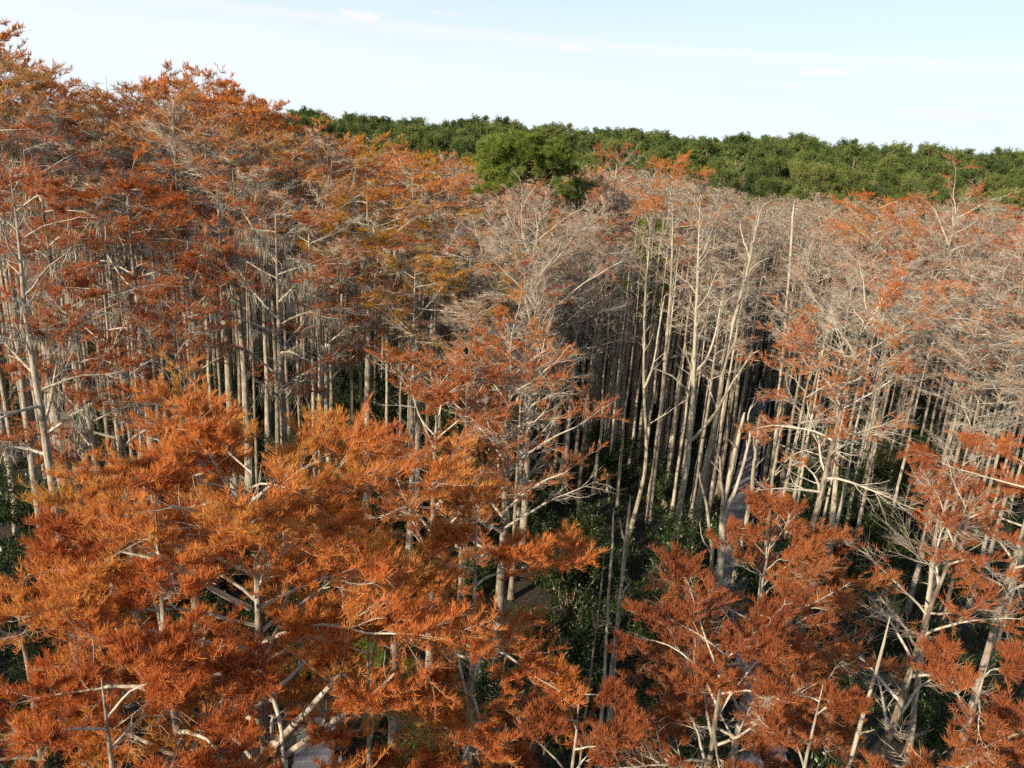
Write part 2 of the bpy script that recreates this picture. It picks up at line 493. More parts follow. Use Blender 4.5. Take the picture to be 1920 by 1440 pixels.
        L = hl[idx] * rg.uniform(0.3, 1.1, len(idx)) * np.exp(-(off[:, 0] ** 2 + off[:, 1] ** 2) * 12)
        L = np.maximum(L, 0.08)
        dn = np.stack([rg.normal(0, 0.22, len(idx)), rg.normal(0, 0.22, len(idx)), -np.ones(len(idx))], 1)
        needles(mg, a[idx] + off, dn, L, np.full(len(idx), 0.024 if lod == 0 else 0.045), 0, rg, bend=-0.1)
    return dict(trunk=tg, limbs=limbs, crown=cg, moss=mg)

def thing(name, label, cat, loc, rz=0.0, group=None, scale=(1, 1, 1)):
    o = bpy.data.objects.new(name, None)
    COL.objects.link(o)
    o.empty_display_size = 0.5
    o.location = loc; o.rotation_euler = (0, 0, rz); o.scale = scale
    o['label'] = label; o['category'] = cat
    if group:
        o['group'] = group
    return o

def make_tree(name, label, loc, parts, leafmat, rz=0.0, group=None, barkmat='bark', limbmat='limb', cat='tree'):
    root = thing(name, label, cat, loc, rz, group)
    parts['trunk'].build('trunk', [MAT[barkmat], MAT[limbmat]], root)
    for g in parts['limbs']:
        g.build('limb', [MAT[limbmat]], root)
    parts['crown'].build('crown', [MAT['twig'], MAT[leafmat]], root)
    if parts.get('moss') is not None:
        parts['moss'].build('moss_foliage', [MAT['moss']], root)
    return root

def dup(root, loc, rz, scale, label, group=None):
    r = root.copy(); COL.objects.link(r)
    r.location = loc; r.rotation_euler = (0, 0, rz); r.scale = scale
    r['label'] = label
    if group:
        r['group'] = group
    elif 'group' in r:
        del r['group']
    for ch in root.children:
        c = ch.copy(); COL.objects.link(c); c.parent = r
    return r

# ------------------------------------------------------------------ ground
def build_ground():
    g = Geo()
    xs = np.concatenate([[-2500, -1200, -500], np.linspace(-260, 260, 131), [500, 1200, 2500]])
    ys = np.concatenate([[-1200, -400, -100], np.linspace(-60, 400, 116), [600, 1200, 3000]])
    X, Y = np.meshgrid(xs, ys)
    Z = ground_z(X, Y)
    V = np.stack([X, Y, Z], -1).reshape(-1, 3)
    nx, ny = len(xs), len(ys)
    i = (np.arange(ny - 1)[:, None] * nx + np.arange(nx - 1)[None]).ravel()
    g.add(V, np.stack([i, i + 1, i + nx + 1, i + nx], -1))
    o = g.build('ground', [MAT['ground']])
    o['kind'] = 'structure'

def ground_z(x, y):
    return 0.18 * np.sin(x * 0.37 + 1.3) * np.cos(y * 0.31) + 0.10 * np.sin(x * 0.9 + y * 0.7) - 0.12
build_ground()

# ------------------------------------------------------------------ boardwalk
WALK = [on_ground(1760, 650, 0.9), on_ground(1520, 722, 0.9), on_ground(1424, 752, 0.9), on_ground(1402, 880, 0.9), on_ground(1368, 1035, 0.9),
        on_ground(1400, 1180, 0.9), on_ground(1440, 1420, 0.9), on_ground(1200, 1640, 0.9), on_ground(860, 1680, 0.9), on_ground(575, 1520, 0.9), on_ground(598, 1345, 0.9)]
def build_boardwalk():
    root = thing('boardwalk', 'weathered grey plank boardwalk running through the swamp between the trunks', 'boardwalk', (0, 0, 0))
    g = Geo(); W2 = 0.68
    def box(gg, c, ax, ay, hx, hy, z0, z1):
        c = np.array(c[:2]); V = []
        for z in (z0, z1):
            for sx, sy in ((-1, -1), (1, -1), (1, 1), (-1, 1)):
                p = c + ax * hx * sx + ay * hy * sy
                V.append((p[0], p[1], z))
        gg.add(V, [[0, 3, 2, 1], [4, 5, 6, 7], [0, 1, 5, 4], [1, 2, 6, 5], [2, 3, 7, 6], [3, 0, 4, 7]], smooth=False)
    rnd = random.Random(4)
    for a, b in zip(WALK[:-1], WALK[1:]):
        d = b[:2] - a[:2]; L = np.linalg.norm(d); ay = d / L; ax = np.array([ay[1], -ay[0]])
        n = int(L / 0.155)
        for k in range(n):
            c = a[:2] + ay * (k + 0.5) * L / n
            z = 0.9 + rnd.uniform(-0.004, 0.004)
            box(g, c, ax, ay, W2 + rnd.uniform(-0.02, 0.02), 0.068, z - 0.04, z)
        for s in (-0.5, 0.5):
            st = Geo(); box(st, (a[:2] + b[:2]) / 2 + ax * s, ax, ay, 0.04, L / 2 - 0.02, 0.66, 0.852); st.build('joist', [MAT['wood']], root)
        m = max(1, int(L / 2.6))
        for k in range(m):
            c = a[:2] + ay * (k + 0.5) * L / m
            for s in (-0.7, 0.7):
                pg = Geo()
                far = a[1] > 58
                box(pg, c + ax * (s + (0.22 if s > 0 else -0.22)), ax, ay, 0.06, 0.06, -0.6, 1.95 if far else 0.98)
                pg.build('post', [MAT['wood']], root)
        if a[1] > 50:
            for s in (-0.92, 0.92):
                rl = Geo(); box(rl, (a[:2] + b[:2]) / 2 + ax * s, ax, ay, 0.03, L / 2, 1.954, 2.0); rl.build('rail', [MAT['wood']], root)
    g.build('deck', [MAT['wood']], root)
build_boardwalk()

# ------------------------------------------------------------------ hero trees, each placed where it stands
USED = []      # (x, y, clearance radius)
def hero(label, px, py, d, leafmat, seed, group='cypress trees standing apart', name='cypress_tree', rz=0.0, **kw):
    T = at(px, py, d)
    x, y, H = T[0], T[1], T[2]
    lean = kw.get('lean', (0, 0))
    x -= lean[0] * H; y -= lean[1] * H
    parts = cypress(seed, H=H + 0.15, **kw)
    USED.append((x, y, 1.3))
    return make_tree(name, label, (x, y, float(ground_z(x, y)) - 0.1), parts, leafmat, rz, group)

near = dict(K=(22, 9, 6, 4), nt=10, nn=54, leaf=0.16, lw=0.0105, bend=0.35, lod=0, split=True, tl=0.36, flat=0.2)
NEAR = 'feathery cypress trees close below the viewpoint'
hero('broadest bright orange feathery cypress with white forked limbs, lower left', 470, 845, 13.5, 'gold', 11, NEAR,
     r=0.21, cb=0.54, R=4.2, nl=32, nb=15, cover=0.96, steep=20, bt=0.3, **near)
hero('orange cypress on a thick bent white trunk beside the broadest orange crown', 290, 950, 12.6, 'gold', 12, NEAR,
     r=0.21, cb=0.58, R=2.7, nl=13, nb=12, cover=0.9, steep=24, lean=(-0.02, 0.02), crooked=0.05, bt=0.35, **near)
hero('golden orange cypress before the twin trunked pale centre tree', 890, 945, 14.6, 'gold', 13, NEAR,
     r=0.17, cb=0.42, R=2.8, nl=18, nb=12, cover=0.95, steep=20, bt=0.3, **near)
hero('orange cypress filling the space between the broadest and the golden crowns', 690, 1170, 12.8, 'gold', 14, NEAR,
     r=0.15, cb=0.58, R=2.2, nl=11, nb=12, cover=0.92, steep=20, bt=0.3, **near)
hero('small dim orange cypress at the bottom under the broken bare poles', 1090, 1260, 13.5, 'ember', 15, NEAR,
     r=0.12, cb=0.4, R=2.0, nl=12, nb=10, cover=0.85, steep=24, bt=0.35, **near)
hero('wide rusty orange cypress in the bottom centre right', 1370, 1180, 15.0, 'ember', 16, NEAR,
     r=0.17, cb=0.42, R=3.3, nl=22, nb=11, cover=0.8, steep=24, bt=0.3, **near)
hero('open deep red cypress with white forked limbs beside the black floor', 1450, 1000, 20.0, 'ember', 17, NEAR,
     r=0.15, cb=0.42, R=3.1, nl=24, nb=12, cover=0.75, steep=34, bt=0.35, **near)
hero('rust red cypress in the bottom right corner under leaning trunks', 1850, 1250, 15.5, 'ember', 18, NEAR,
     r=0.15, cb=0.35, R=2.5, nl=15, nb=11, cover=0.85, steep=22, bt=0.3, **near)
hero('red flat topped cypress cut by the right edge above a bare grey crown', 1965, 815, 24.0, 'rust', 19, NEAR,
     r=0.17, cb=0.66, R=3.1, nl=14, nb=10, cover=0.75, steep=26, umb=1.0, **near)
hero('half shaded orange cypress in the lower left corner', 30, 1090, 15.0, 'ember', 20, NEAR,
     r=0.17, cb=0.4, R=2.5, nl=14, nb=10, cover=0.65, steep=18, bt=0.3, **near)
hero('orange cypress along the bottom edge with a long arching white limb', 190, 1290, 10.8, 'gold', 21, NEAR,
     r=0.16, cb=0.55, R=2.1, nl=10, nb=12, cover=0.88, steep=18, bt=0.35, **near)
hero('brown orange cypress crown filling the bottom right of the centre', 1540, 1290, 14.0, 'ember', 23, NEAR,
     r=0.13, cb=0.35, R=2.0, nl=14, nb=10, cover=0.85, steep=22, bt=0.3, **near)
mid = dict(K=(18, 9, 6, 4), nb=9, nt=9, nn=34, leaf=0.17, lw=0.018, lod=0, split=True)
MIDG = 'tall cypress trees in the middle distance'
hero('pale many branched cypress with patchy rust needles and forked trunk, centre of view', 960, 665, 27.0, 'rust', 31, MIDG,
     r=0.24, cb=0.42, R=4.5, nl=28, cover=0.68, steep=50, **mid)
hero('pale branching cypress with thin orange needles joining the centre tree on its left', 820, 700, 26.0, 'rust', 32, MIDG,
     r=0.20, cb=0.45, R=3.6, nl=24, cover=0.72, steep=46, **mid)
hero('flat topped orange cypress on a white trunk with wide upswept limbs, mossy neighbour', 190, 500, 31.0, 'rust', 33, MIDG,
     r=0.24, cb=0.52, R=4.8, nl=16, cover=0.9, moss=0.3, steep=44, umb=1.0, leafmin=0.5, top=0.9, flat=0.2, **dict(mid, nb=13))
hero('slender nearly bare pinkish cypress above the largest orange crown', 320, 570, 29.0, 'rust', 34, MIDG,
     r=0.20, cb=0.42, R=3.1, nl=22, cover=0.3, steep=46, **mid)
hero('moss hung cypress with one long crooked limb standing behind the orange crown', 515, 390, 34.0, 'rust', 35, MIDG,
     r=0.24, cb=0.5, R=4.3, nl=18, cover=0.5, moss=1.2, steep=32, umb=0.8, leafmin=0.4, flat=0.25, **mid)
hero('mossy cypress with twisted pale trunk at the left edge', 22, 330, 26.0, 'rust', 36, MIDG,
     r=0.22, cb=0.55, R=3.4, nl=16, cover=0.5, moss=0.35, steep=40, crooked=0.04, **mid)
hero('amber yellow cypress with a straight white trunk amid rusty crowns', 690, 345, 43.0, 'amber', 37, MIDG,
     r=0.26, cb=0.58, R=4.6, nl=18, cover=0.9, steep=34, umb=0.9, leafmin=0.35, flat=0.22, **dict(mid, nb=13))
hero('broad bare silver branched cypress fanning out at the centre', 1010, 425, 42.0, 'rust', 38, MIDG,
     r=0.30, cb=0.42, R=5.6, nl=26, cover=0.10, steep=60, **dict(mid, nb=13, nt=10))
hero('silver branched bare cypress left of the broad fanning one', 905, 445, 44.0, 'rust', 48, MIDG,
     r=0.22, cb=0.42, R=4.4, nl=24, cover=0.08, steep=62, **dict(mid, nb=13, nt=9))
hero('silver branched bare cypress right of the broad fanning one', 1095, 440, 46.0, 'rust', 49, MIDG,
     r=0.22, cb=0.45, R=4.2, nl=24, cover=0.08, steep=62, **dict(mid, nb=13, nt=9))
hero('bare cypress with steep white limbs standing before the broad fanning one', 1010, 520, 37.0, 'rust', 50, MIDG,
     r=0.22, cb=0.4, R=3.8, nl=22, cover=0.06, steep=66, **dict(mid, nb=13, nt=9))
hero('tall straight mossy cypress beside the left edge trunk', 70, 330, 34.0, 'rust', 81, MIDG,
     r=0.25, cb=0.62, R=3.8, nl=15, cover=0.75, moss=0.25, steep=40, umb=1.0, flat=0.25, leafmin=0.35, **mid)
hero('straight pale cypress with orange cap behind the flat topped orange one', 235, 330, 40.0, 'orange', 82, MIDG,
     r=0.25, cb=0.6, R=4.4, nl=16, cover=0.85, steep=40, umb=1.0, flat=0.22, leafmin=0.4, **dict(mid, nb=12))
hero('thick straight trunked rusty cypress behind the slender pinkish one', 350, 440, 36.0, 'rust', 83, MIDG,
     r=0.25, cb=0.66, R=3.4, nl=13, cover=0.7, steep=40, umb=1.0, flat=0.22, leafmin=0.35, **mid)
hero('straight bole with peach crown left of the moss hung cypress', 410, 350, 41.0, 'rust', 84, MIDG,
     r=0.27, cb=0.62, R=4.4, nl=16, cover=0.75, moss=0.4, steep=38, umb=1.0, flat=0.22, leafmin=0.35, **dict(mid, nb=12))
hero('pale forked cypress with layered peach crown right of the moss hung one', 610, 470, 38.0, 'rust', 85, MIDG,
     r=0.22, cb=0.55, R=4.0, nl=18, cover=0.6, moss=0.4, steep=42, umb=0.8, flat=0.22, leafmin=0.3, **dict(mid, nb=12))
hero('leaning pale trunk with small rusty crown between the left trunks', 130, 540, 29.0, 'rust', 86, MIDG,
     r=0.20, cb=0.62, R=2.4, nl=13, cover=0.5, moss=0.5, steep=38, umb=0.7, flat=0.25, lean=(-0.03, 0), **mid)
hero('bare limbed grey cypress between the amber and the silver branched ones', 790, 430, 41.0, 'rust', 87, MIDG,
     r=0.22, cb=0.45, R=4.2, nl=20, cover=0.25, moss=0.4, steep=44, umb=0.5, flat=0.3, **dict(mid, nb=12))
hero('thick trunked bare grey cypress spreading wide limbs beside the boardwalk', 1630, 560, 33.0, 'rust', 39, MIDG,
     r=0.20, cb=0.45, R=4.6, nl=22, cover=0.2, steep=34, lean=(0.05, 0.0), **dict(mid, nb=12, nt=10))
hero('sparse bare limbed cypress with rust tips left of the thick grey one', 1540, 600, 38.0, 'rust', 40, MIDG,
     r=0.15, cb=0.5, R=3.2, nl=18, cover=0.4, steep=30, lean=(0.03, 0), **mid)
hero('bare grey tangled cypress near the right edge over the shaded floor', 1830, 900, 22.0, 'rust', 41, MIDG,
     r=0.17, cb=0.35, R=3.2, nl=18, cover=0.10, steep=40, lean=(0.06, 0), crooked=0.04, **dict(mid, nb=12))
hero('orange topped cypress on a tall pale trunk against the pines', 1265, 300, 56.0, 'orange', 44, MIDG,
     r=0.26, cb=0.6, R=3.4, nl=20, cover=0.85, steep=24, **dict(mid, nn=20))
hero('pointed pale cypress with thin red needles right of the lone green pine', 1160, 285, 58.0, 'rust', 45, MIDG,
     r=0.28, cb=0.55, R=4.0, nl=24, cover=0.5, steep=28, **dict(mid, nn=20))
hero('dark amber flat crown catching light on the right hand skyline', 1655, 355, 66.0, 'orange', 46, MIDG,
     r=0.26, cb=0.62, R=5.4, nl=18, cover=0.95, steep=34, umb=1.0, leafmin=0.3, flat=0.25, **dict(mid, nn=22))
hero('open crowned cypress with bold white fork on the right hand skyline', 1800, 372, 62.0, 'rust', 47, MIDG,
     r=0.28, cb=0.6, R=5.0, nl=18, cover=0.55, steep=34, **dict(mid, nn=22))

# ------------------------------------------------------------------ the snags and broken poles
def snag(label, base_px, top_px, d, r, seed, forks=3, flen=0.25, tmin=0.45, ang=(18, 40), lean=None):
    """dead bare trunk: its top and the lean that carries it to its foot"""
    rg = np.random.default_rng(seed)
    T = at(*top_px, d)
    H = T[2] + 0.2
    # foot: the point of the ray through base_px nearest to the ground under the top
    Bp = at(*base_px, d)
    k = (T[2] - 0.0) / max(T[2] - Bp[2], 0.5)
    foot = T[:2] + (Bp[:2] - T[:2]) * min(k, 2.4)
    K0 = 20; tt = np.linspace(0, 1, K0)
    P = np.zeros((1, K0, 3))
    off = np.cumsum(rg.normal(0, 0.022, (K0, 2)), 0) * H / K0
    off -= tt[:, None] * off[-1]
    for i in range(2):
        P[0, :, i] = (T[i] - foot[i]) * tt + off[:, i]
    P[0, :, 2] = tt * H
    rad = (r * (1 - 0.6 * tt) + r * 0.4 * np.exp(-tt * 14) + rg.normal(0, r * 0.05, K0))[None]
    rad[0, -1] = r * 0.12
    root = thing('dead_tree', label, 'dead tree', (foot[0], foot[1], float(ground_z(foot[0], foot[1])) - 0.1), 0, 'bare dead trunks and broken poles')
    p, tg, dd, rr, t, par = sprout(P, rad, forks, tmin, 0.95, rg, 0.9, ang)
    dd = dd + np.array([0, 0, 0.15])
    L = H * flen * rg.uniform(0.35, 1.2, len(p)) * (1.3 - t)
    BP = grow(p, dd, L, 9, 0.12, np.array([0, 0, 0.03]), rg)
    BR = (rr * 0.72)[:, None] * (1 - 0.75 * np.linspace(0, 1, 9))[None]
    for k in range(len(p)):
        g = Geo(); v, q = tubes(BP[k:k + 1], BR[k:k + 1], 6); g.add(v, q)
        p2, tg2, d2, r2, t2, _ = sprout(BP[k:k + 1], BR[k:k + 1], 3, 0.3, 0.9, rg, 0.7, (25, 60))
        L2 = L[k] * rg.uniform(0.1, 0.35, len(p2))
        B2 = grow(p2, d2, L2, 5, 0.12, np.array([0, 0, 0.03]), rg)
        v, q = tubes(B2, (r2 * 0.5)[:, None] * (1 - 0.7 * np.linspace(0, 1, 5))[None], 4); g.add(v, q)
        g.build('limb', [MAT['dead']], root)
    # little broken stubs along the trunk
    p, tg, dd, rr, t, par = sprout(P, rad, 14, 0.2, 0.97, rg, 0.9, (50, 85))
    g = Geo(); v, q = tubes(P, rad, 9); g.add(v, q); cones(g, p, p + unit(dd) * rg.uniform(0.1, 0.45, len(p))[:, None], rr * 0.28 + 0.006); g.build('trunk', [MAT['dead']], root)
    USED.append((foot[0], foot[1], 0.8))
    return root


def traced(pts, d0, d1, r0, r1, rg, per=4, jit=0.012):
    """a crooked stem through picture points at distances d0..d1 -> world polyline and radii"""
    n = len(pts)
    W_ = np.array([at(px, py, d0 + (d1 - d0) * i / (n - 1)) for i, (px, py) in enumerate(pts)])
    out = []
    for i in range(n - 1):                       # Catmull-Rom through the points
        a, b, c, e = W_[max(i - 1, 0)], W_[i], W_[i + 1], W_[min(i + 2, n - 1)]
        for k in range(per):
            t = k / per
            out.append(0.5 * ((2 * b) + (c - a) * t + (2 * a - 5 * b + 4 * c - e) * t * t + (3 * b - a - 3 * c + e) * t ** 3))
    out.append(W_[-1])
    P = np.array(out)
    P[1:-1] += rg.normal(0, jit, (len(P) - 2, 3))
    t = np.linspace(0, 1, len(P))
    R_ = (r0 + (r1 - r0) * t) * (1 + rg.normal(0, 0.06, len(P)))
    R_[-1] *= 0.5
    return P, R_

def tree_of_stems(label, d, main, r0, r1, limbs, seed, leafy=None):
    """a dead tree with its own crooked stem and forks; limbs: (points, depth change in metres, r0, r1)"""
    rg = np.random.default_rng(seed)
    P, R_ = traced(main, d, d + rg.uniform(-0.4, 0.4), r0, r1, rg)
    foot = P[0].copy()
    dirn = (P[0] - P[4]); dirn = dirn / abs(dirn[2])
    h = foot[2] + 0.2
    ext = [foot + dirn * h * k * np.array([0.55, 0.55, 1]) for k in (1.0, 0.66, 0.33)]
    P = np.concatenate([np.array(ext), P]); R_ = np.concatenate([[r0 * 1.7, r0 * 1.2, r0 * 1.08], R_])
    o = P[0].copy()
    root = thing('dead_tree', label, 'dead tree', tuple(o), 0, 'bare dead trunks and broken poles')
    g = Geo()
    v, q = tubes((P - o)[None], R_[None], 10); g.add(v, q)
    p, tg, dd, rr, t, par = sprout((P - o)[None], R_[None], 22, 0.15, 0.97, rg, 0.9, (50, 85))
    cones(g, p, p + unit(dd) * rg.uniform(0.08, 0.4, len(p))[:, None], rr * 0.22 + 0.006)
    g.build('trunk', [MAT['dead']], root)
    if d >= 38:
        p, tg, dd, rr, t, par = sprout((P - o)[None], R_[None], 26, 0.55, 0.99, rg, 1.2, (25, 60))
        B1 = grow(p, dd + np.array([0, 0, 0.3]), rg.uniform(0.5, 2.2, len(p)) * (1.3 - t), 6, 0.12, np.array([0, 0, 0.03]), rg)
        g2 = Geo(); br_ = np.full((len(p), 1), 0.022) * np.linspace(1, 0.3, 6)[None]
        v, q = tubes(B1, br_, 4); g2.add(v, q)
        p2, tg2, d2, r2, t2, _ = sprout(B1, br_, 7, 0.2, 1.0, rg, 0.8, (25, 60))
        cones(g2, p2, p2 + unit(d2) * rg.uniform(0.15, 0.6, len(p2))[:, None], np.full(len(p2), 0.009))
        g2.build('crown', [MAT['twig']], root)
    for pts, dz, a, b in limbs:
        L, LR = traced(pts, d, d + dz, a, b, rg)
        g = Geo(); v, q = tubes((L - o)[None], LR[None], 7); g.add(v, q)
        p2, tg2, d2, r2, t2, _ = sprout((L - o)[None], LR[None], 4, 0.3, 0.95, rg, 0.8, (25, 60))
        LL = np.linalg.norm(L[-1] - L[0])
        B2 = grow(p2, d2 + np.array([0, 0, 0.2]), LL * rg.uniform(0.06, 0.22, len(p2)), 5, 0.12, np.array([0, 0, 0.03]), rg)
        v, q = tubes(B2, (r2 * 0.5)[:, None] * (1 - 0.7 * np.linspace(0, 1, 5))[None], 4); g.add(v, q)
        g.build('limb', [MAT['dead']], root)
    USED.append((o[0], o[1], 0.8))
    return root

def zz(*p):     # points read off an enlarged crop of the photograph
    return [(1125 + x * 0.4688, 525 + y * 0.4688) for x, y in p]
tree_of_stems('thick dead stub with upturned white prongs in front of the boardwalk', 33, zz((475, 1230), (488, 1050), (495, 900), (520, 780), (548, 650), (578, 530)), 0.17, 0.07,
    [(zz((497, 930), (484, 800), (478, 705)), -0.8, 0.09, 0.03), (zz((484, 775), (462, 745), (443, 725)), -0.6, 0.045, 0.02),
     (zz((500, 930), (545, 830), (578, 720), (600, 620), (592, 560), (605, 500)), 0.9, 0.10, 0.025), (zz((545, 670), (520, 645), (507, 630)), -0.5, 0.05, 0.02)], 52)
tree_of_stems('pale dead trunk forking into two prongs over the boardwalk planks', 37, zz((520, 1290), (560, 1080), (595, 920), (612, 760), (622, 690), (640, 540)), 0.15, 0.04,
    [(zz((622, 690), (640, 620), (665, 590), (705, 560)), 0.8, 0.06, 0.025), (zz((612, 770), (630, 740), (655, 715)), -0.6, 0.045, 0.02), (zz((620, 700), (617, 650), (612, 615)), -0.3, 0.05, 0.02),
     (zz((585, 900), (640, 830), (690, 780), (770, 700), (855, 675)), -1.5, 0.055, 0.02)], 53)
tree_of_stems('knotty slender dead pole right of the boardwalk planks', 35, zz((660, 1150), (675, 950), (690, 800), (715, 650), (725, 565)), 0.10, 0.04,
    [(zz((662, 915), (620, 880), (573, 848)), -0.7, 0.05, 0.03), (zz((700, 780), (720, 765), (735, 760)), 0.4, 0.04, 0.02)], 55)
tree_of_stems('thin crooked dead stem with curved prong left of the boardwalk', 33.5, zz((437, 1250), (447, 1080), (425, 900), (403, 810), (398, 770)), 0.10, 0.035,
    [(zz((447, 1095), (410, 1030), (400, 970)), -0.5, 0.05, 0.02)], 54)
tree_of_stems('very tall white dead trunk with long upswept limb, left of the boardwalk', 38, zz((290, 1130), (320, 900), (350, 720), (370, 500), (377, 300), (390, 0), (395, -170), (402, -310)), 0.19, 0.016,
    [(zz((368, 640), (440, 560), (520, 430), (590, 320), (637, 280)), -2.0, 0.10, 0.025), (zz((368, 465), (330, 420), (270, 375), (200, 350)), -1.4, 0.08, 0.02),
     (zz((375, 375), (430, 310), (470, 180), (485, 80)), 1.0, 0.08, 0.02), (zz((380, 380), (352, 315), (342, 250)), -0.6, 0.06, 0.02),
     (zz((385, 120), (430, 60), (470, -40)), -1.0, 0.06, 0.02), (zz((388, 60), (350, 10), (300, -30)), 1.2, 0.05, 0.015), (zz((395, -100), (430, -150), (450, -210)), 1.0, 0.04, 0.012)], 61)
tree_of_stems('tall leaning dead trunk curving right toward its thin top', 40, zz((370, 1010), (420, 760), (470, 520), (500, 330), (540, 150), (580, 0), (620, -180), (650, -300)), 0.19, 0.016,
    [(zz((505, 320), (540, 250), (580, 215)), -1.0, 0.06, 0.02), (zz((530, 190), (560, 90), (600, 60)), 1.0, 0.06, 0.02), (zz((470, 520), (440, 440), (430, 380)), 0.8, 0.05, 0.02),
     (zz((580, 0), (620, -60), (680, -90)), -1.2, 0.05, 0.015), (zz((600, -90), (570, -170), (560, -240)), 1.0, 0.05, 0.015)], 67)
tree_of_stems('bent slim dead trunk with one side limb at the dark forest edge', 40, zz((100, 1080), (160, 860), (185, 700), (175, 400), (180, 100), (195, -120), (200, -230)), 0.14, 0.014,
    [(zz((203, 572), (270, 530), (345, 480)), -1.2, 0.05, 0.02), (zz((178, 430), (215, 330), (235, 200), (260, 60)), 1.0, 0.07, 0.03)], 62)
tree_of_stems('straight pale dead trunk with broken stubs behind the bent slim one', 44, zz((225, 690), (250, 450), (270, 200), (285, 0), (290, -200), (292, -290)), 0.15, 0.014,
    [(zz((275, 170), (330, 130), (355, 120)), -0.8, 0.04, 0.015), (zz((262, 300), (225, 350), (200, 355)), 0.8, 0.04, 0.015)], 68)
snag('reddish barkless snag with short cross branches above orange crowns', (1155, 1220), (1182, 930), 22, 0.13, 56, 3, 0.14, 0.4, (40, 70))
snag('slim pale broken pole beside the reddish barkless snag', (1137, 1200), (1151, 950), 21, 0.075, 57, 1, 0.1, 0.5)
snag('thin white splinter pole left of the slim pale one', (1113, 1200), (1133, 1030), 19, 0.045, 58, 1, 0.1, 0.5)
snag('tall curving lichen grey pole standing over the black floor', (1700, 1430), (1760, 965), 23, 0.14, 59, 1, 0.06, 0.6)
snag('greenish dead pole leaning between red crown and black floor', (1600, 1370), (1670, 1150), 17, 0.085, 60, 1, 0.08, 0.6)
snag('needle thin white dead top standing above the grey thicket', (1480, 560), (1490, 372), 52, 0.14, 63, 2, 0.08, 0.5)
snag('needle thin leaning dead top left of the taller white one', (1405, 560), (1425, 365), 54, 0.14, 64, 1, 0.06, 0.5)
snag('snapped grey trunk behind the thick grey cypress', (1570, 900), (1576, 795), 41, 0.2, 65, 1, 0.1, 0.7)

big = bpy.data.objects['cypress_tree']
bo = np.array(big.location)
rgb = np.random.default_rng(77)
for pts, d0, d1, a, b in [([(468, 1140), (400, 1105), (330, 1060), (284, 1038)], 13.3, 11.6, .062, .022), ([(447, 985), (380, 962), (315, 948)], 13.4, 11.6, .05, .02),
                          ([(449, 1000), (470, 945), (517, 904)], 13.4, 12.0, .06, .018), ([(478, 1432), (560, 1350), (640, 1262)], 13.4, 11.2, .085, .04),
                          ([(500, 1440), (600, 1370), (692, 1308), (740, 1262)], 13.3, 11.0, .075, .022), ([(463, 1215), (420, 1212), (372, 1200)], 13.4, 12.2, .045, .02)]:
    L, LR = traced(pts, d0, d1, a, b, rgb, 5, 0.006)
    g = Geo(); v, q = tubes((L - bo)[None], LR[None], 9); g.add(v, q)
    p2, tg2, d2, r2, t2, _ = sprout((L - bo)[None], LR[None], 6, 0.3, 1.0, rgb, 0.8, (25, 60))
    B2 = grow(p2, d2 + np.array([0, 0, 0.2]), rgb.uniform(0.25, 0.9, len(p2)), 6, 0.14, np.array([0, 0, 0.03]), rgb)
    v, q = tubes(B2, (r2 * 0.4)[:, None] * (1 - 0.75 * np.linspace(0, 1, 6))[None], 5); g.add(v, q)
    g.build('limb', [MAT['limb']], big)

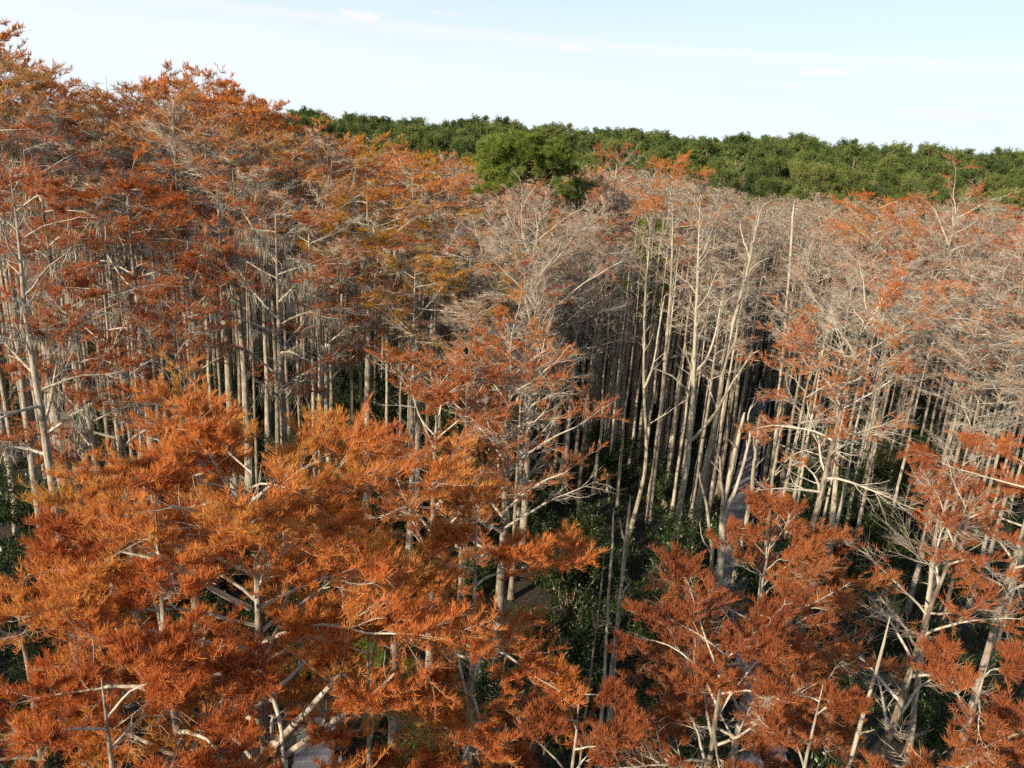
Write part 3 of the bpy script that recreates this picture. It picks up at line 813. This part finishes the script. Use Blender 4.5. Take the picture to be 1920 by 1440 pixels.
# ------------------------------------------------------------------ the lone pine and prototypes of pines
def pine(seed, H=23, r=0.25, cb=0.62, R=4.5, nl=26, nb=6, tuft=60, nlen=0.32, nw=0.02, lod=0, round_=1.0, per=10, dome=0.0):
    rg = np.random.default_rng(seed)
    K0 = 14; tt = np.linspace(0, 1, K0)
    P = np.zeros((1, K0, 3)); P[0, :, 2] = tt * H * (0.96 - 0.02 * dome)
    P[0, :, :2] = np.cumsum(rg.normal(0, 0.012, (K0, 2)), 0) * H / K0 * 2
    rad = (r * (1 - 0.7 * tt))[None]
    tg = Geo(); v, q = tubes(P, rad, 8 if lod == 0 else 4); tg.add(v, q)
    u = (np.arange(nl) + rg.random(nl)) / nl
    tz = cb + (0.97 - cb) * u
    az = np.arange(nl) * 2.39996 + rg.normal(0, 0.4, nl)
    x = tz * (K0 - 1); i = np.minimum(x.astype(int), K0 - 2); f = (x - i)[:, None]
    lp = P[0, i] * (1 - f) + P[0, i + 1] * f
    LL = R * ((1 - dome) * np.sqrt(np.clip(1 - (np.clip(u - 0.15, 0, 1) / 0.9) ** 2.2, 0.08, 1)) + dome * (1 - 0.62 * u ** 3)) * rg.uniform(0.8, 1.08, nl) * round_
    el = np.radians(5 + (50 - 34 * dome) * u + rg.normal(0, 8, nl))
    d0 = np.stack([np.cos(az) * np.cos(el), np.sin(az) * np.cos(el), np.sin(el)], 1)
    LP = grow(lp, d0, LL, 7, 0.10, np.array([0, 0, 0.02 - 0.03 * dome]), rg)
    LR = (0.018 * LL + 0.015)[:, None] * (1 - 0.75 * np.linspace(0, 1, 7))[None]
    v, q = tubes(LP, LR, 5 if lod == 0 else 3); tg.add(v, q)
    cg = Geo()
    p, t_, d, rr, t, par = sprout(LP, LR, nb, 0.35, 1.0, rg, 0.6, (20, 60))
    BL = LL[par] * 0.3 * rg.uniform(0.5, 1.2, len(p)) + 0.2
    BP = grow(p, d, BL, 4, 0.12, np.array([0, 0, 0.10]), rg)
    v, q = tubes(BP, np.full((len(p), 4), 0.014 if lod == 0 else 0.03) * np.linspace(1, .4, 4), 3); cg.add(v, q, mat=0)
    # tufts: needle bursts at and near the branch ends
    e = np.concatenate([BP[:, -1], BP[:, 2], BP[:, 1]])
    ed = unit(np.concatenate([BP[:, -1] - BP[:, -2]] * 3))
    e = np.repeat(e, per, 0) + rg.normal(0, 0.13 if lod == 0 else 0.34, (len(e) * per, 3))
    ed = np.repeat(ed, per, 0)
    k = max(1, tuft // per)
    idx = np.repeat(np.arange(len(e)), k)
    dd = ed[idx] * 0.5 + np.array([0, 0, 0.45]) + rg.normal(0, 0.6, (len(idx), 3))
    needles(cg, e[idx], dd, nlen * rg.uniform(0.6, 1.2, len(idx)), nw * rg.uniform(0.7, 1.3, len(idx)), 1, rg)
    return dict(trunk=tg, limbs=[], crown=cg)

def tall_pine(label, px, py, d, seed, **kw):
    T = at(px, py, d)
    r = make_tree('pine_tree', label, (T[0], T[1], -0.2), pine(seed, H=T[2] + 0.2, **kw), 'pine', 0, 'green pines among the cypress', 'pinetrunk', 'pinetrunk')
    USED.append((T[0], T[1], 2.0))
    return r
tall_pine('lone round topped bright green pine standing out above the cypress crowns', 985, 214, 54, 71, R=2.9, cb=0.87, nl=46, nb=9, tuft=150, per=3, nlen=0.36, nw=0.026, dome=1.0)
tall_pine('smaller green pine tucked low on the right side of the lone pine', 1085, 318, 58, 72, R=2.6, cb=0.7, nl=16, nb=6, tuft=90, per=4, nlen=0.32, nw=0.022)
tall_pine('small dark green pine between tall pale trunks', 1228, 395, 54, 73, R=2.0, cb=0.6, nl=16, nb=5, tuft=70, per=4, nlen=0.3, nw=0.022)
tall_pine('slim young pine growing under the golden orange cypress', 740, 1040, 20, 74, R=1.2, cb=0.4, nl=18, nb=5, tuft=100, per=3, nlen=0.25, nw=0.010)

# ------------------------------------------------------------------ prototypes of the forest cypress
m1 = dict(K=(12, 6, 4, 2), lod=1)
PROTO = {}
def proto(kind, n, leafmat, **kw):
    PROTO[kind] = []
    for k in range(n):
        pr = cypress(1000 + hash_name(kind) + k * 7, H=20, **dict(m1, **kw))
        PROTO[kind].append((pr, leafmat))
def hash_name(s):
    return sum(ord(c) * (i + 3) for i, c in enumerate(s)) % 900
FT = dict(umb=1.0, flat=0.22, top=0.85)
proto('full orange', 4, 'orange', r=0.18, cb=0.66, R=4.2, nl=14, nb=9, nt=8, nn=15, leaf=0.23, lw=0.026, cover=0.78, steep=40, leafmin=0.45, **FT)
proto('mossy orange', 3, 'orange', r=0.19, cb=0.62, R=4.2, nl=14, nb=8, nt=8, nn=15, leaf=0.23, lw=0.026, cover=0.75, moss=0.9, steep=40, leafmin=0.45, **FT)
proto('rust red', 4, 'rust', r=0.18, cb=0.64, R=3.8, nl=14, nb=9, nt=8, nn=15, leaf=0.21, lw=0.024, cover=0.78, steep=42, leafmin=0.45, **FT)
proto('thinly leafed', 4, 'rust', r=0.14, cb=0.62, R=3.5, nl=15, nb=8, nt=8, nn=8, leaf=0.2, lw=0.022, cover=0.28, steep=44, leafmin=0.5, **FT)
proto('bare grey', 4, 'rust', r=0.13, cb=0.58, R=3.0, nl=16, nb=8, nt=8, nn=4, leaf=0.2, lw=0.022, cover=0.10, steep=50)
proto('amber yellow', 2, 'amber', r=0.19, cb=0.66, R=4.1, nl=14, nb=9, nt=8, nn=16, leaf=0.23, lw=0.026, cover=0.85, steep=38, leafmin=0.4, **FT)
proto('tall trunked', 3, 'rust', r=0.25, cb=0.72, R=3.8, nl=12, nb=8, nt=8, nn=12, leaf=0.2, lw=0.023, cover=0.65, moss=0.5, steep=40, leafmin=0.45, **FT)
proto('bare pole', 5, 'rust', r=0.125, cb=0.70, R=1.3, nl=9, nb=4, nt=4, nn=3, leaf=0.2, lw=0.024, cover=0.08, steep=50, crooked=0.03)
MADE = {}

def place_proto(kind, k, x, y, H, rz, wide, label, group):
    key = (kind, k)
    z = float(ground_z(x, y)) - 0.1
    sc = (wide, wide, (H + 0.1) / 20.0)
    if key not in MADE:
        pr, lm = PROTO[kind][k]
        r = make_tree('cypress_tree', label, (x, y, z), pr, lm, rz, group, 'dead' if kind == 'bare pole' else 'bark', 'dead' if kind == 'bare pole' else 'limb')
        r.scale = sc
        MADE[key] = r
        return r
    return dup(MADE[key], (x, y, z), rz, sc, label, group)

# skyline the cypress make at 60-80 m, as height above the swamp by column of the photograph
SKX = [-500, -150, 0, 60, 130, 300, 430, 500, 560, 640, 720, 820, 950, 1150, 1270, 1400, 1600, 1800, 1950, 2500]
SKZ = [30, 30, 29.3, 27.4, 25.0, 25.6, 26.2, 23.9, 23.2, 22.0, 21.2, 20.4, 19.3, 20.0, 20.0, 18.3, 18.4, 19.6, 19.4, 19]
def top_height(px, d):
    s = np.interp(px, SKX, SKZ)
    n0 = np.interp(px, [0, 700, 1100, 1500, 1920], [16.0, 15.0, 14.5, 14, 13.5])
    k = np.clip((d - 24) / 44.0, 0, 1)
    return n0 + (s - n0) * k ** 0.85

ZK = [  # kinds by column (up to px) and distance
    (620, ['full orange'] * 6 + ['mossy orange'] * 7 + ['rust red'] * 3 + ['thinly leafed'] * 6 + ['bare grey'] * 3),
    (830, ['full orange'] * 5 + ['amber yellow'] * 4 + ['rust red'] * 4 + ['thinly leafed'] * 4 + ['mossy orange'] * 2),
    (1130, ['bare grey'] * 11 + ['thinly leafed'] * 5 + ['rust red'] * 1 + ['amber yellow']),
    (1500, ['bare pole'] * 14 + ['bare grey'] * 2 + ['thinly leafed']),
    (9999, ['rust red'] * 2 + ['thinly leafed'] * 5 + ['bare grey'] * 9 + ['bare pole'] * 8 + ['bare pole']),
]
def walk_dist(x, y):
    best = 1e9
    for a, b in zip(WALK[:-1], WALK[1:]):
        d = b[:2] - a[:2]; t = np.clip(((x - a[0]) * d[0] + (y - a[1]) * d[1]) / (d @ d), 0, 1)
        best = min(best, math.hypot(a[0] + d[0] * t - x, a[1] + d[1] * t - y))
    return best

rnd = random.Random(21)
cells = []
step = 2.75
for iy in range(-15, 50):
    for ix in range(-48, 48):
        x = (ix + rnd.uniform(-0.42, 0.42) + 0.5 * (iy % 2)) * step
        y = (iy + rnd.uniform(-0.42, 0.42)) * step
        d = math.hypot(x, y)
        if d > 118:
            continue
        az = math.degrees(math.atan2(x, y))
        pp = to_px((x, y, 12.0))
        col = pp[0] if pp and y > 3 else (-2000 if x < 0 else 3000)
        inside = abs(az) < 39 and y > 0
        shade = ((-110 < az < -39 and rnd.random() < 0.26) or (-165 < az <= -110 and d > 14 and rnd.random() < 0.5)) and 9 < d < 42     # the neighbours up-sun, beyond the frame
        if not (inside or shade):
            continue
        if inside and d < 24:
            continue
        if shade and not inside and d < 12:
            continue
        near_gap = 1040 < col < 1520 and d < 44
        low_gap = col <= 1040 and d < (32 if col > 760 else 39)
        right_gap = 1520 <= col < 1990 and d < (40 if 1590 < col < 1820 else 35)
        if inside and (near_gap or low_gap or right_gap):
            continue
        if inside and 1340 < col < 1470 and d < 50:
            continue                       # the boardwalk's clearing
        if inside and col < 850 and rnd.random() < (0.42 if d < 47 else 0.25):
            continue
        if d > 88 and col < 560:
            continue                       # wholly behind the tall crowns
        if walk_dist(x, y) < 1.5:
            continue
        if any((x - u) ** 2 + (y - v) ** 2 < w * w for u, v, w in USED):
            continue
        cells.append((d, x, y, col, inside))
# the stand of slim bare trunks about the boardwalk is closer set than the rest
for _ in range(150):
    d = rnd.uniform(45, 88); px_ = rnd.uniform(1090, 1500)
    q = at(px_, 600, d)
    if walk_dist(q[0], q[1]) > 1.0:
        cells.append((d, q[0], q[1], px_ + 0.001, True))
POLE_MARK = 0.001
cells.sort()
near_trees, far_trees = [], []
for c in cells:
    if not c[4] or len(near_trees) < 262:
        near_trees.append(c)
    else:
        far_trees.append(c)
far_trees = [c for c in far_trees if c[4]]

def choose(col, d):
    for lim, ks in ZK:
        if col < lim:
            k = rnd.choice(ks)
            if col < 620 and d < 44 and k == 'full orange' and rnd.random() < 0.6:
                k = rnd.choice(['mossy orange', 'thinly leafed', 'rust red'])
            if col < 700 and d < 48 and rnd.random() < 0.6:
                k = 'tall trunked'
            return k

ORD = 'first second third fourth fifth sixth seventh eighth ninth tenth eleventh twelfth thirteenth fourteenth fifteenth sixteenth seventeenth eighteenth nineteenth twentieth twenty-first twenty-second twenty-third twenty-fourth twenty-fifth twenty-sixth'.split()
ZONES = [(330, 'under the tall left skyline'), (640, 'behind the moss hung cypress'), (850, 'around the amber yellow cypress'), (1120, 'below the lone pine'),
         (1450, 'left of the boardwalk'), (1660, 'behind the thick grey cypress'), (99999, 'toward the right edge')]
ROWS = [(34, 'in nearest row'), (45, 'in second row'), (51, 'in third row'), (57, 'in fourth row'), (63, 'in fifth row'), (999, 'in far row')]
DESC = {'tall trunked': 'tall trunked sparse cypress', 'full orange': 'full orange crowned cypress', 'mossy orange': 'mossy orange cypress', 'rust red': 'rusty red cypress', 'thinly leafed': 'thinly leafed pinkish cypress',
        'bare grey': 'bare grey twiggy cypress', 'amber yellow': 'amber cypress', 'bare pole': 'bare pale pole cypress'}
plan = []
for d, x, y, col, inside in near_trees:
    kind = choose(col, d)
    H = float(top_height(col, d)) * rnd.uniform(0.90, 1.03)
    if kind == 'bare pole':
        H *= rnd.uniform(0.88, 1.04)
    if not inside:
        H = rnd.uniform(11.0, 13.5)
    zone = next(z for l, z in ZONES if col < l)
    row = next(z for l, z in ROWS if d < l)
    plan.append([kind, x, y, H, zone, row, inside, col, d])
from collections import defaultdict
cellmap = defaultdict(list)
for p in plan:
    if p[6]:
        cellmap[(p[0], p[4], p[5])].append(p)
for key, ps in cellmap.items():
    ps.sort(key=lambda p: p[7])
    for i, p in enumerate(ps):
        if len(ps) == 1:
            p.append('only %s %s %s' % (DESC[key[0]], key[2], key[1]))
        else:
            p.append('%s %s %s %s' % (ORD[min(i, 25)], DESC[key[0]], key[2], key[1]))
for p in plan:
    lab = p[9] if p[6] else 'cypress standing beyond the edge of the view'
    wide = (0.75 + 0.25 * p[3] / 20) * rnd.uniform(0.85, 1.12)
    place_proto(p[0], rnd.randrange(len(PROTO[p[0]])), p[1], p[2], p[3], rnd.uniform(0, 6.28), wide, lab,
                'cypress trees of the swamp forest' if p[6] else 'cypress trees beyond the frame')

# the far cypress wood, more than anyone could count: one object
FARM = {}
m2 = dict(K=(8, 5, 3, 2), lod=2)
def farproto(kind, mi, **kw):
    FARM[kind] = [(cypress(2000 + hash_name(kind) + k, H=20, **dict(m2, **kw)), mi) for k in range(3)]
farproto('full orange', 2, r=0.2, cb=0.62, R=4.2, nl=11, nb=6, nt=5, nn=10, leaf=0.34, lw=0.06, cover=0.95, umb=0.9, flat=0.25, top=.85)
farproto('rust red', 3, r=0.19, cb=0.6, R=3.8, nl=11, nb=6, nt=6, nn=8, umb=0.9, flat=0.25, top=.85, leaf=0.32, lw=0.06, cover=0.7)
farproto('thinly leafed', 3, r=0.18, cb=0.58, R=3.6, nl=11, nb=6, nt=6, nn=3, umb=0.8, flat=0.25, top=.85, leaf=0.3, lw=0.05, cover=0.4)
farproto('bare grey', 3, r=0.18, cb=0.5, R=3.3, nl=13, nb=6, nt=6, nn=2, leaf=0.3, lw=0.05, cover=0.1, steep=46)
farproto('amber yellow', 4, r=0.19, cb=0.62, R=4.0, nl=11, nb=6, nt=5, nn=9, leaf=0.42, lw=0.07, cover=0.85)
farproto('bare pole', 3, r=0.15, cb=0.7, R=1.5, nl=9, nb=4, nt=4, nn=2, leaf=0.3, lw=0.05, cover=0.08, steep=50)
fw = Geo()
def far_add(pr, mi, xf):
    fw.merge(pr['trunk'], xf, 0)
    cg = pr['crown']
    sub = Geo()
    sub.v, sub.n, sub.q, sub.t, sub.qs, sub.ts = cg.v, cg.n, cg.q, cg.t, cg.qs, cg.ts
    sub.qm = [np.where(m == 1, mi, 1).astype(np.int32) for m in cg.qm]
    sub.tm = [np.where(m == 1, mi, 1).astype(np.int32) for m in cg.tm]
    fw.merge(sub, xf, 0)
for d, x, y, col, inside in far_trees:
    kind = choose(col, d)
    kind = {'mossy orange': 'full orange', 'tall trunked': 'rust red'}.get(kind, kind)
    H = float(top_height(col, 66)) * rnd.uniform(0.88, 1.02)
    if d > 80:
        H = min(H, 21.5 - (d - 80) * 0.03) if col > 560 else H
        H *= 1 - 0.0022 * (d - 80)
    pr, mi = rnd.choice(FARM[kind])
    s = rnd.uniform(0.85, 1.12)
    far_add(pr, mi, ((s, s, H / 20), rnd.uniform(0, 6.28), (x, y, -0.1)))
o = fw.build('cypress_woods', [MAT['bark'], MAT['twig'], MAT['orange'], MAT['rust'], MAT['amber']])
o['kind'] = 'stuff'; o['label'] = 'far mass of rust and grey cypress crowns before the pines'; o['category'] = 'woods'

# ------------------------------------------------------------------ the pine belt
PP = [pine(300 + k, H=24, r=0.28, cb=(0.42, 0.5, 0.36, 0.45, 0.3)[k], R=(4.6, 5.2, 4.2, 4.8, 3.6)[k], nl=28, nb=7, tuft=72, per=9,
           nlen=0.42, nw=0.075, lod=1) for k in range(5)]
PF = [pine(320 + k, H=24, r=0.3, cb=0.55, R=(4.8, 5.4, 4.2)[k], nl=16, nb=5, tuft=28, per=7, nlen=0.62, nw=0.14, lod=2) for k in range(3)]
pine_first = {}
pines = []
for iy in range(0, 40):
    for ix in range(-40, 48):
        x = (ix + rnd.uniform(-0.4, 0.4) + 0.5 * (iy % 2)) * 7.8
        y = 100 + (iy + rnd.uniform(-0.4, 0.4)) * 7.8
        d = math.hypot(x, y)
        pp = to_px((x, y, 20.0))
        if pp is None or not (430 < pp[0] < 2250) or d > 335:
            continue
        edge = np.interp(pp[0], [430, 900, 1300, 1950], [112, 108, 112, 118])
        if d < edge:
            continue
        pines.append((d, x, y, pp[0]))
pines.sort()
def pine_h(col, d):
    bump = 2.6 * math.exp(-((col - 900) / 70.0) ** 2) + 1.2 * math.exp(-((col - 1420) / 150.0) ** 2) - 1.2 * math.exp(-((col - 1010) / 22.0) ** 2)
    back = 26.0 + bump + 0.7 * math.sin(col / 37.0) + 0.6 * math.sin(col / 83.0 + 1)
    return np.interp(d, [105, 150, 200, 300], [13.5, 18.5, 23.0, back]) 
fp = Geo()
PZ = [(700, 'above the rusty crowns'), (880, 'above the amber crowns'), (1100, 'behind the lone round pine'), (1350, 'above the pale trunks'), (1620, 'above the grey thicket'), (9999, 'above the red crowns at the edge')]
npine = 0
ranked = defaultdict(list)
stray = []
for d, x, y, col in pines:
    h = float(pine_h(col, d)) * rnd.uniform(0.84, 1.08)
    s = h / 24
    w = s * rnd.uniform(0.9, 1.25) * (1.15 if d > 200 else 1)
    rz = rnd.uniform(0, 6.28)
    if npine < 235:
        npine += 1
        if rnd.random() < 0.07:
            # a leafless or rusty cypress among the pines
            stray.append((d, x, y, col, h, rz))
            continue
        k = rnd.randrange(5)
        z = next(t for l, t in PZ if col < l)
        kindw = ('rounded', 'broad', 'slim', 'domed', 'bushy')[k]
        lab = '%s dark green pine in the belt %s' % (kindw, z)
        grp = 'dark green pines of the far belt'
        if k not in pine_first:
            r = make_tree('pine_tree', lab, (x, y, -0.2), PP[k], 'farpine', rz, grp, 'pinetrunk', 'pinetrunk')
            r.scale = (w, w, s)
            pine_first[k] = r
        else:
            r = dup(pine_first[k], (x, y, -0.2), rz, (w, w, s), lab, grp)
        ranked[(kindw + ' green pine', z)].append((col, r))
    else:
        pr = rnd.choice(PF)
        fp.merge(pr['trunk'], ((w, w, s), rz, (x, y, -0.2)), 0)
        cg = pr['crown']
        fp.merge(cg, ((w, w, s), rz, (x, y, -0.2)), 0)
stray.sort(key=lambda t: t[3])
for i, (d, x, y, col, h, rz) in enumerate(stray):
    kind = ('rust red', 'bare grey', 'full orange')[i % 3]
    place_proto(kind, i % 3, x, y, h * 0.97, rz, 1.1, '%s among the green pines, %s such tree from left' % (DESC[kind], ORD[min(i, 25)]), 'cypress trees among the pines')
o = fp.build('pine_woods', [MAT['pinetrunk'], MAT['farpine']])
o['kind'] = 'stuff'; o['label'] = 'far mass of dark green pines on the skyline'; o['category'] = 'woods'

# ------------------------------------------------------------------ evergreen understory
def shrub(seed, h=3.0, R=1.5, n=5200, leaf=0.13):
    rg = np.random.default_rng(seed)
    ns = 9
    p0 = rg.normal(0, 0.18, (ns, 3)) * np.array([1, 1, 0])
    az = rg.uniform(0, 6.28, ns); tilt = rg.uniform(0.1, 0.5, ns)
    d0 = np.stack([np.cos(az) * tilt, np.sin(az) * tilt, np.ones(ns)], 1)
    P = grow(p0, d0, h * rg.uniform(0.6, 1.0, ns), 8, 0.12, np.array([0, 0, 0.02]), rg)
    Rr = 0.03 * (1 - 0.8 * np.linspace(0, 1, 8))[None].repeat(ns, 0)
    sg = Geo(); v, q = tubes(P, Rr, 4); sg.add(v, q)
    p, t, d, r, s, par = sprout(P, Rr, 12, 0.25, 1, rg, 1.0, (30, 75))
    B = grow(p, d, rg.uniform(0.4, 0.95, len(p)) * R * 0.6, 5, 0.15, np.array([0, 0, 0.08]), rg)
    v, q = tubes(B, np.full((len(p), 5), 0.008), 3); sg.add(v, q)
    idx = rg.integers(0, len(p), n); k = rg.integers(1, 5, n)
    c = B[idx, k] + rg.normal(0, 0.12, (n, 3))
    dd = unit(B[idx, -1] - B[idx, 0] + rg.normal(0, 0.7, (n, 3)) + np.array([0, 0, 0.3]))
    L = leaf * rg.uniform(0.6, 1.3, n)
    sd_ = unit(np.cross(dd, rg.normal(size=(n, 3)))) * (L * 0.22)[:, None]
    V = np.stack([c, c + dd * (L * .5)[:, None] + sd_, c + dd * L[:, None], c + dd * (L * .5)[:, None] - sd_], 1)
    fg = Geo(); fg.add(V, np.arange(n)[:, None] * 4 + np.array([[0, 1, 2, 3]]), smooth=False)
    return sg, fg
SP = [shrub(500, 3.4, 1.7), shrub(501, 2.6, 1.5, 4500), shrub(502, 4.6, 1.6, 6500), shrub(503, 1.8, 1.3, 3200)]
sh_first = {}
def put_shrub(k, x, y, s, rz, label, group):
    z = float(ground_z(x, y)) - 0.05
    if k not in sh_first:
        r = thing('shrub', label, 'shrub', (x, y, z), rz, group, (s, s, s))
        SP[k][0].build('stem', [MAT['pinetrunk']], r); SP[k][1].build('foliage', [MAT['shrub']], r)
        sh_first[k] = r
        return r
    return dup(sh_first[k], (x, y, z), rz, (s, s, s), label, group)
HS = [(70, 960, 2, 'tall dark green shrub at the foot of the mossy left trunks'), (150, 1000, 0, 'dark evergreen bush beside the tall shrub by the left trunks'),
      (480, 720, 2, 'dark green bush below the moss hung cypress'), (740, 760, 2, 'glossy green shrub between trunks left of the centre tree'),
      (1070, 1090, 2, 'dark leafy shrub left of the broken pale poles'), (1230, 1060, 2, 'green shrub right of the reddish barkless snag'),
      (1190, 1180, 0, 'low bush at the foot of the reddish barkless snag'), (1340, 800, 0, 'olive bush beside the far end of the boardwalk'),
      (1570, 890, 2, 'dark green shrub below the thick grey cypress'), (1250, 900, 1, 'brown green thicket between the pale trunks'),
      (1395, 1150, 2, 'dark shrub hiding the near end of the boardwalk'), (1430, 1090, 0, 'shrub on the right flank of the boardwalk'),
      (1760, 1100, 1, 'dim bush on the black floor by the curving pole'), (40, 800, 0, 'dark bush far back between the left trunks')]
for i, (px, py, k, lab) in enumerate(HS):
    g = on_ground(px, py + 45)
    put_shrub(k, g[0], g[1], 1.15, i * 1.3, lab, 'evergreen shrubs on the swamp floor')
SZ = [(500, 'between the left trunks'), (900, 'under the centre cypress'), (1280, 'between the pale poles'), (1500, 'beside the boardwalk'), (9999, 'under the grey right hand trees')]
n = 0
while n < 235:
    d = 20 + 62 * rnd.random() ** 0.75
    az = math.radians(rnd.uniform(-37, 37))
    x, y = d * math.sin(az), d * math.cos(az)
    pp = to_px((x, y, 1.0))
    if pp is None or walk_dist(x, y) < 2.2:
        continue
    n += 1
    k = rnd.choice((0, 1, 1, 2, 3, 3))
    z = next(t for l, t in SZ if pp[0] < l)
    w = ('leafy', 'low', 'tall', 'small')[k]
    r = put_shrub(k, x, y, rnd.uniform(0.75, 1.25), rnd.uniform(0, 6.28), '%s dark evergreen shrub %s' % (w, z), 'evergreen shrubs on the swamp floor')
    ranked[(w + ' dark evergreen shrub', z)].append((pp[0], r))

for (what, where), lst in ranked.items():
    lst.sort(key=lambda t: t[0])
    for i, (c_, r) in enumerate(lst):
        r['label'] = '%s %s %s, counted from the left' % (ORD[min(i, 25)], what, where)
# ground cover: fallen sticks and low leaves
rg = np.random.default_rng(9)
gc = Geo()
nv = 120000
d = 18 + 70 * rg.random(nv) ** 0.8
az = np.radians(rg.uniform(-40, 40, nv))
x, y = d * np.sin(az), d * np.cos(az)
cl = np.sin(x * 0.8 + 1) * np.sin(y * 0.7) + 0.5 * np.sin(x * 2.1 + y * 1.7)
sel = cl > -0.5
x, y = x[sel], y[sel]
p = np.stack([x, y, ground_z(x, y)], 1)
needles(gc, p, rg.normal(0, 0.5, (len(x), 3)) + np.array([0, 0, 1.0]), rg.uniform(0.15, 0.6, len(x)), rg.uniform(0.04, 0.10, len(x)), 0, rg, bend=-0.4)
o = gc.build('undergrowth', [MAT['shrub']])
o['kind'] = 'stuff'; o['label'] = 'low dark ferns and leaves covering the swamp floor'; o['category'] = 'undergrowth'
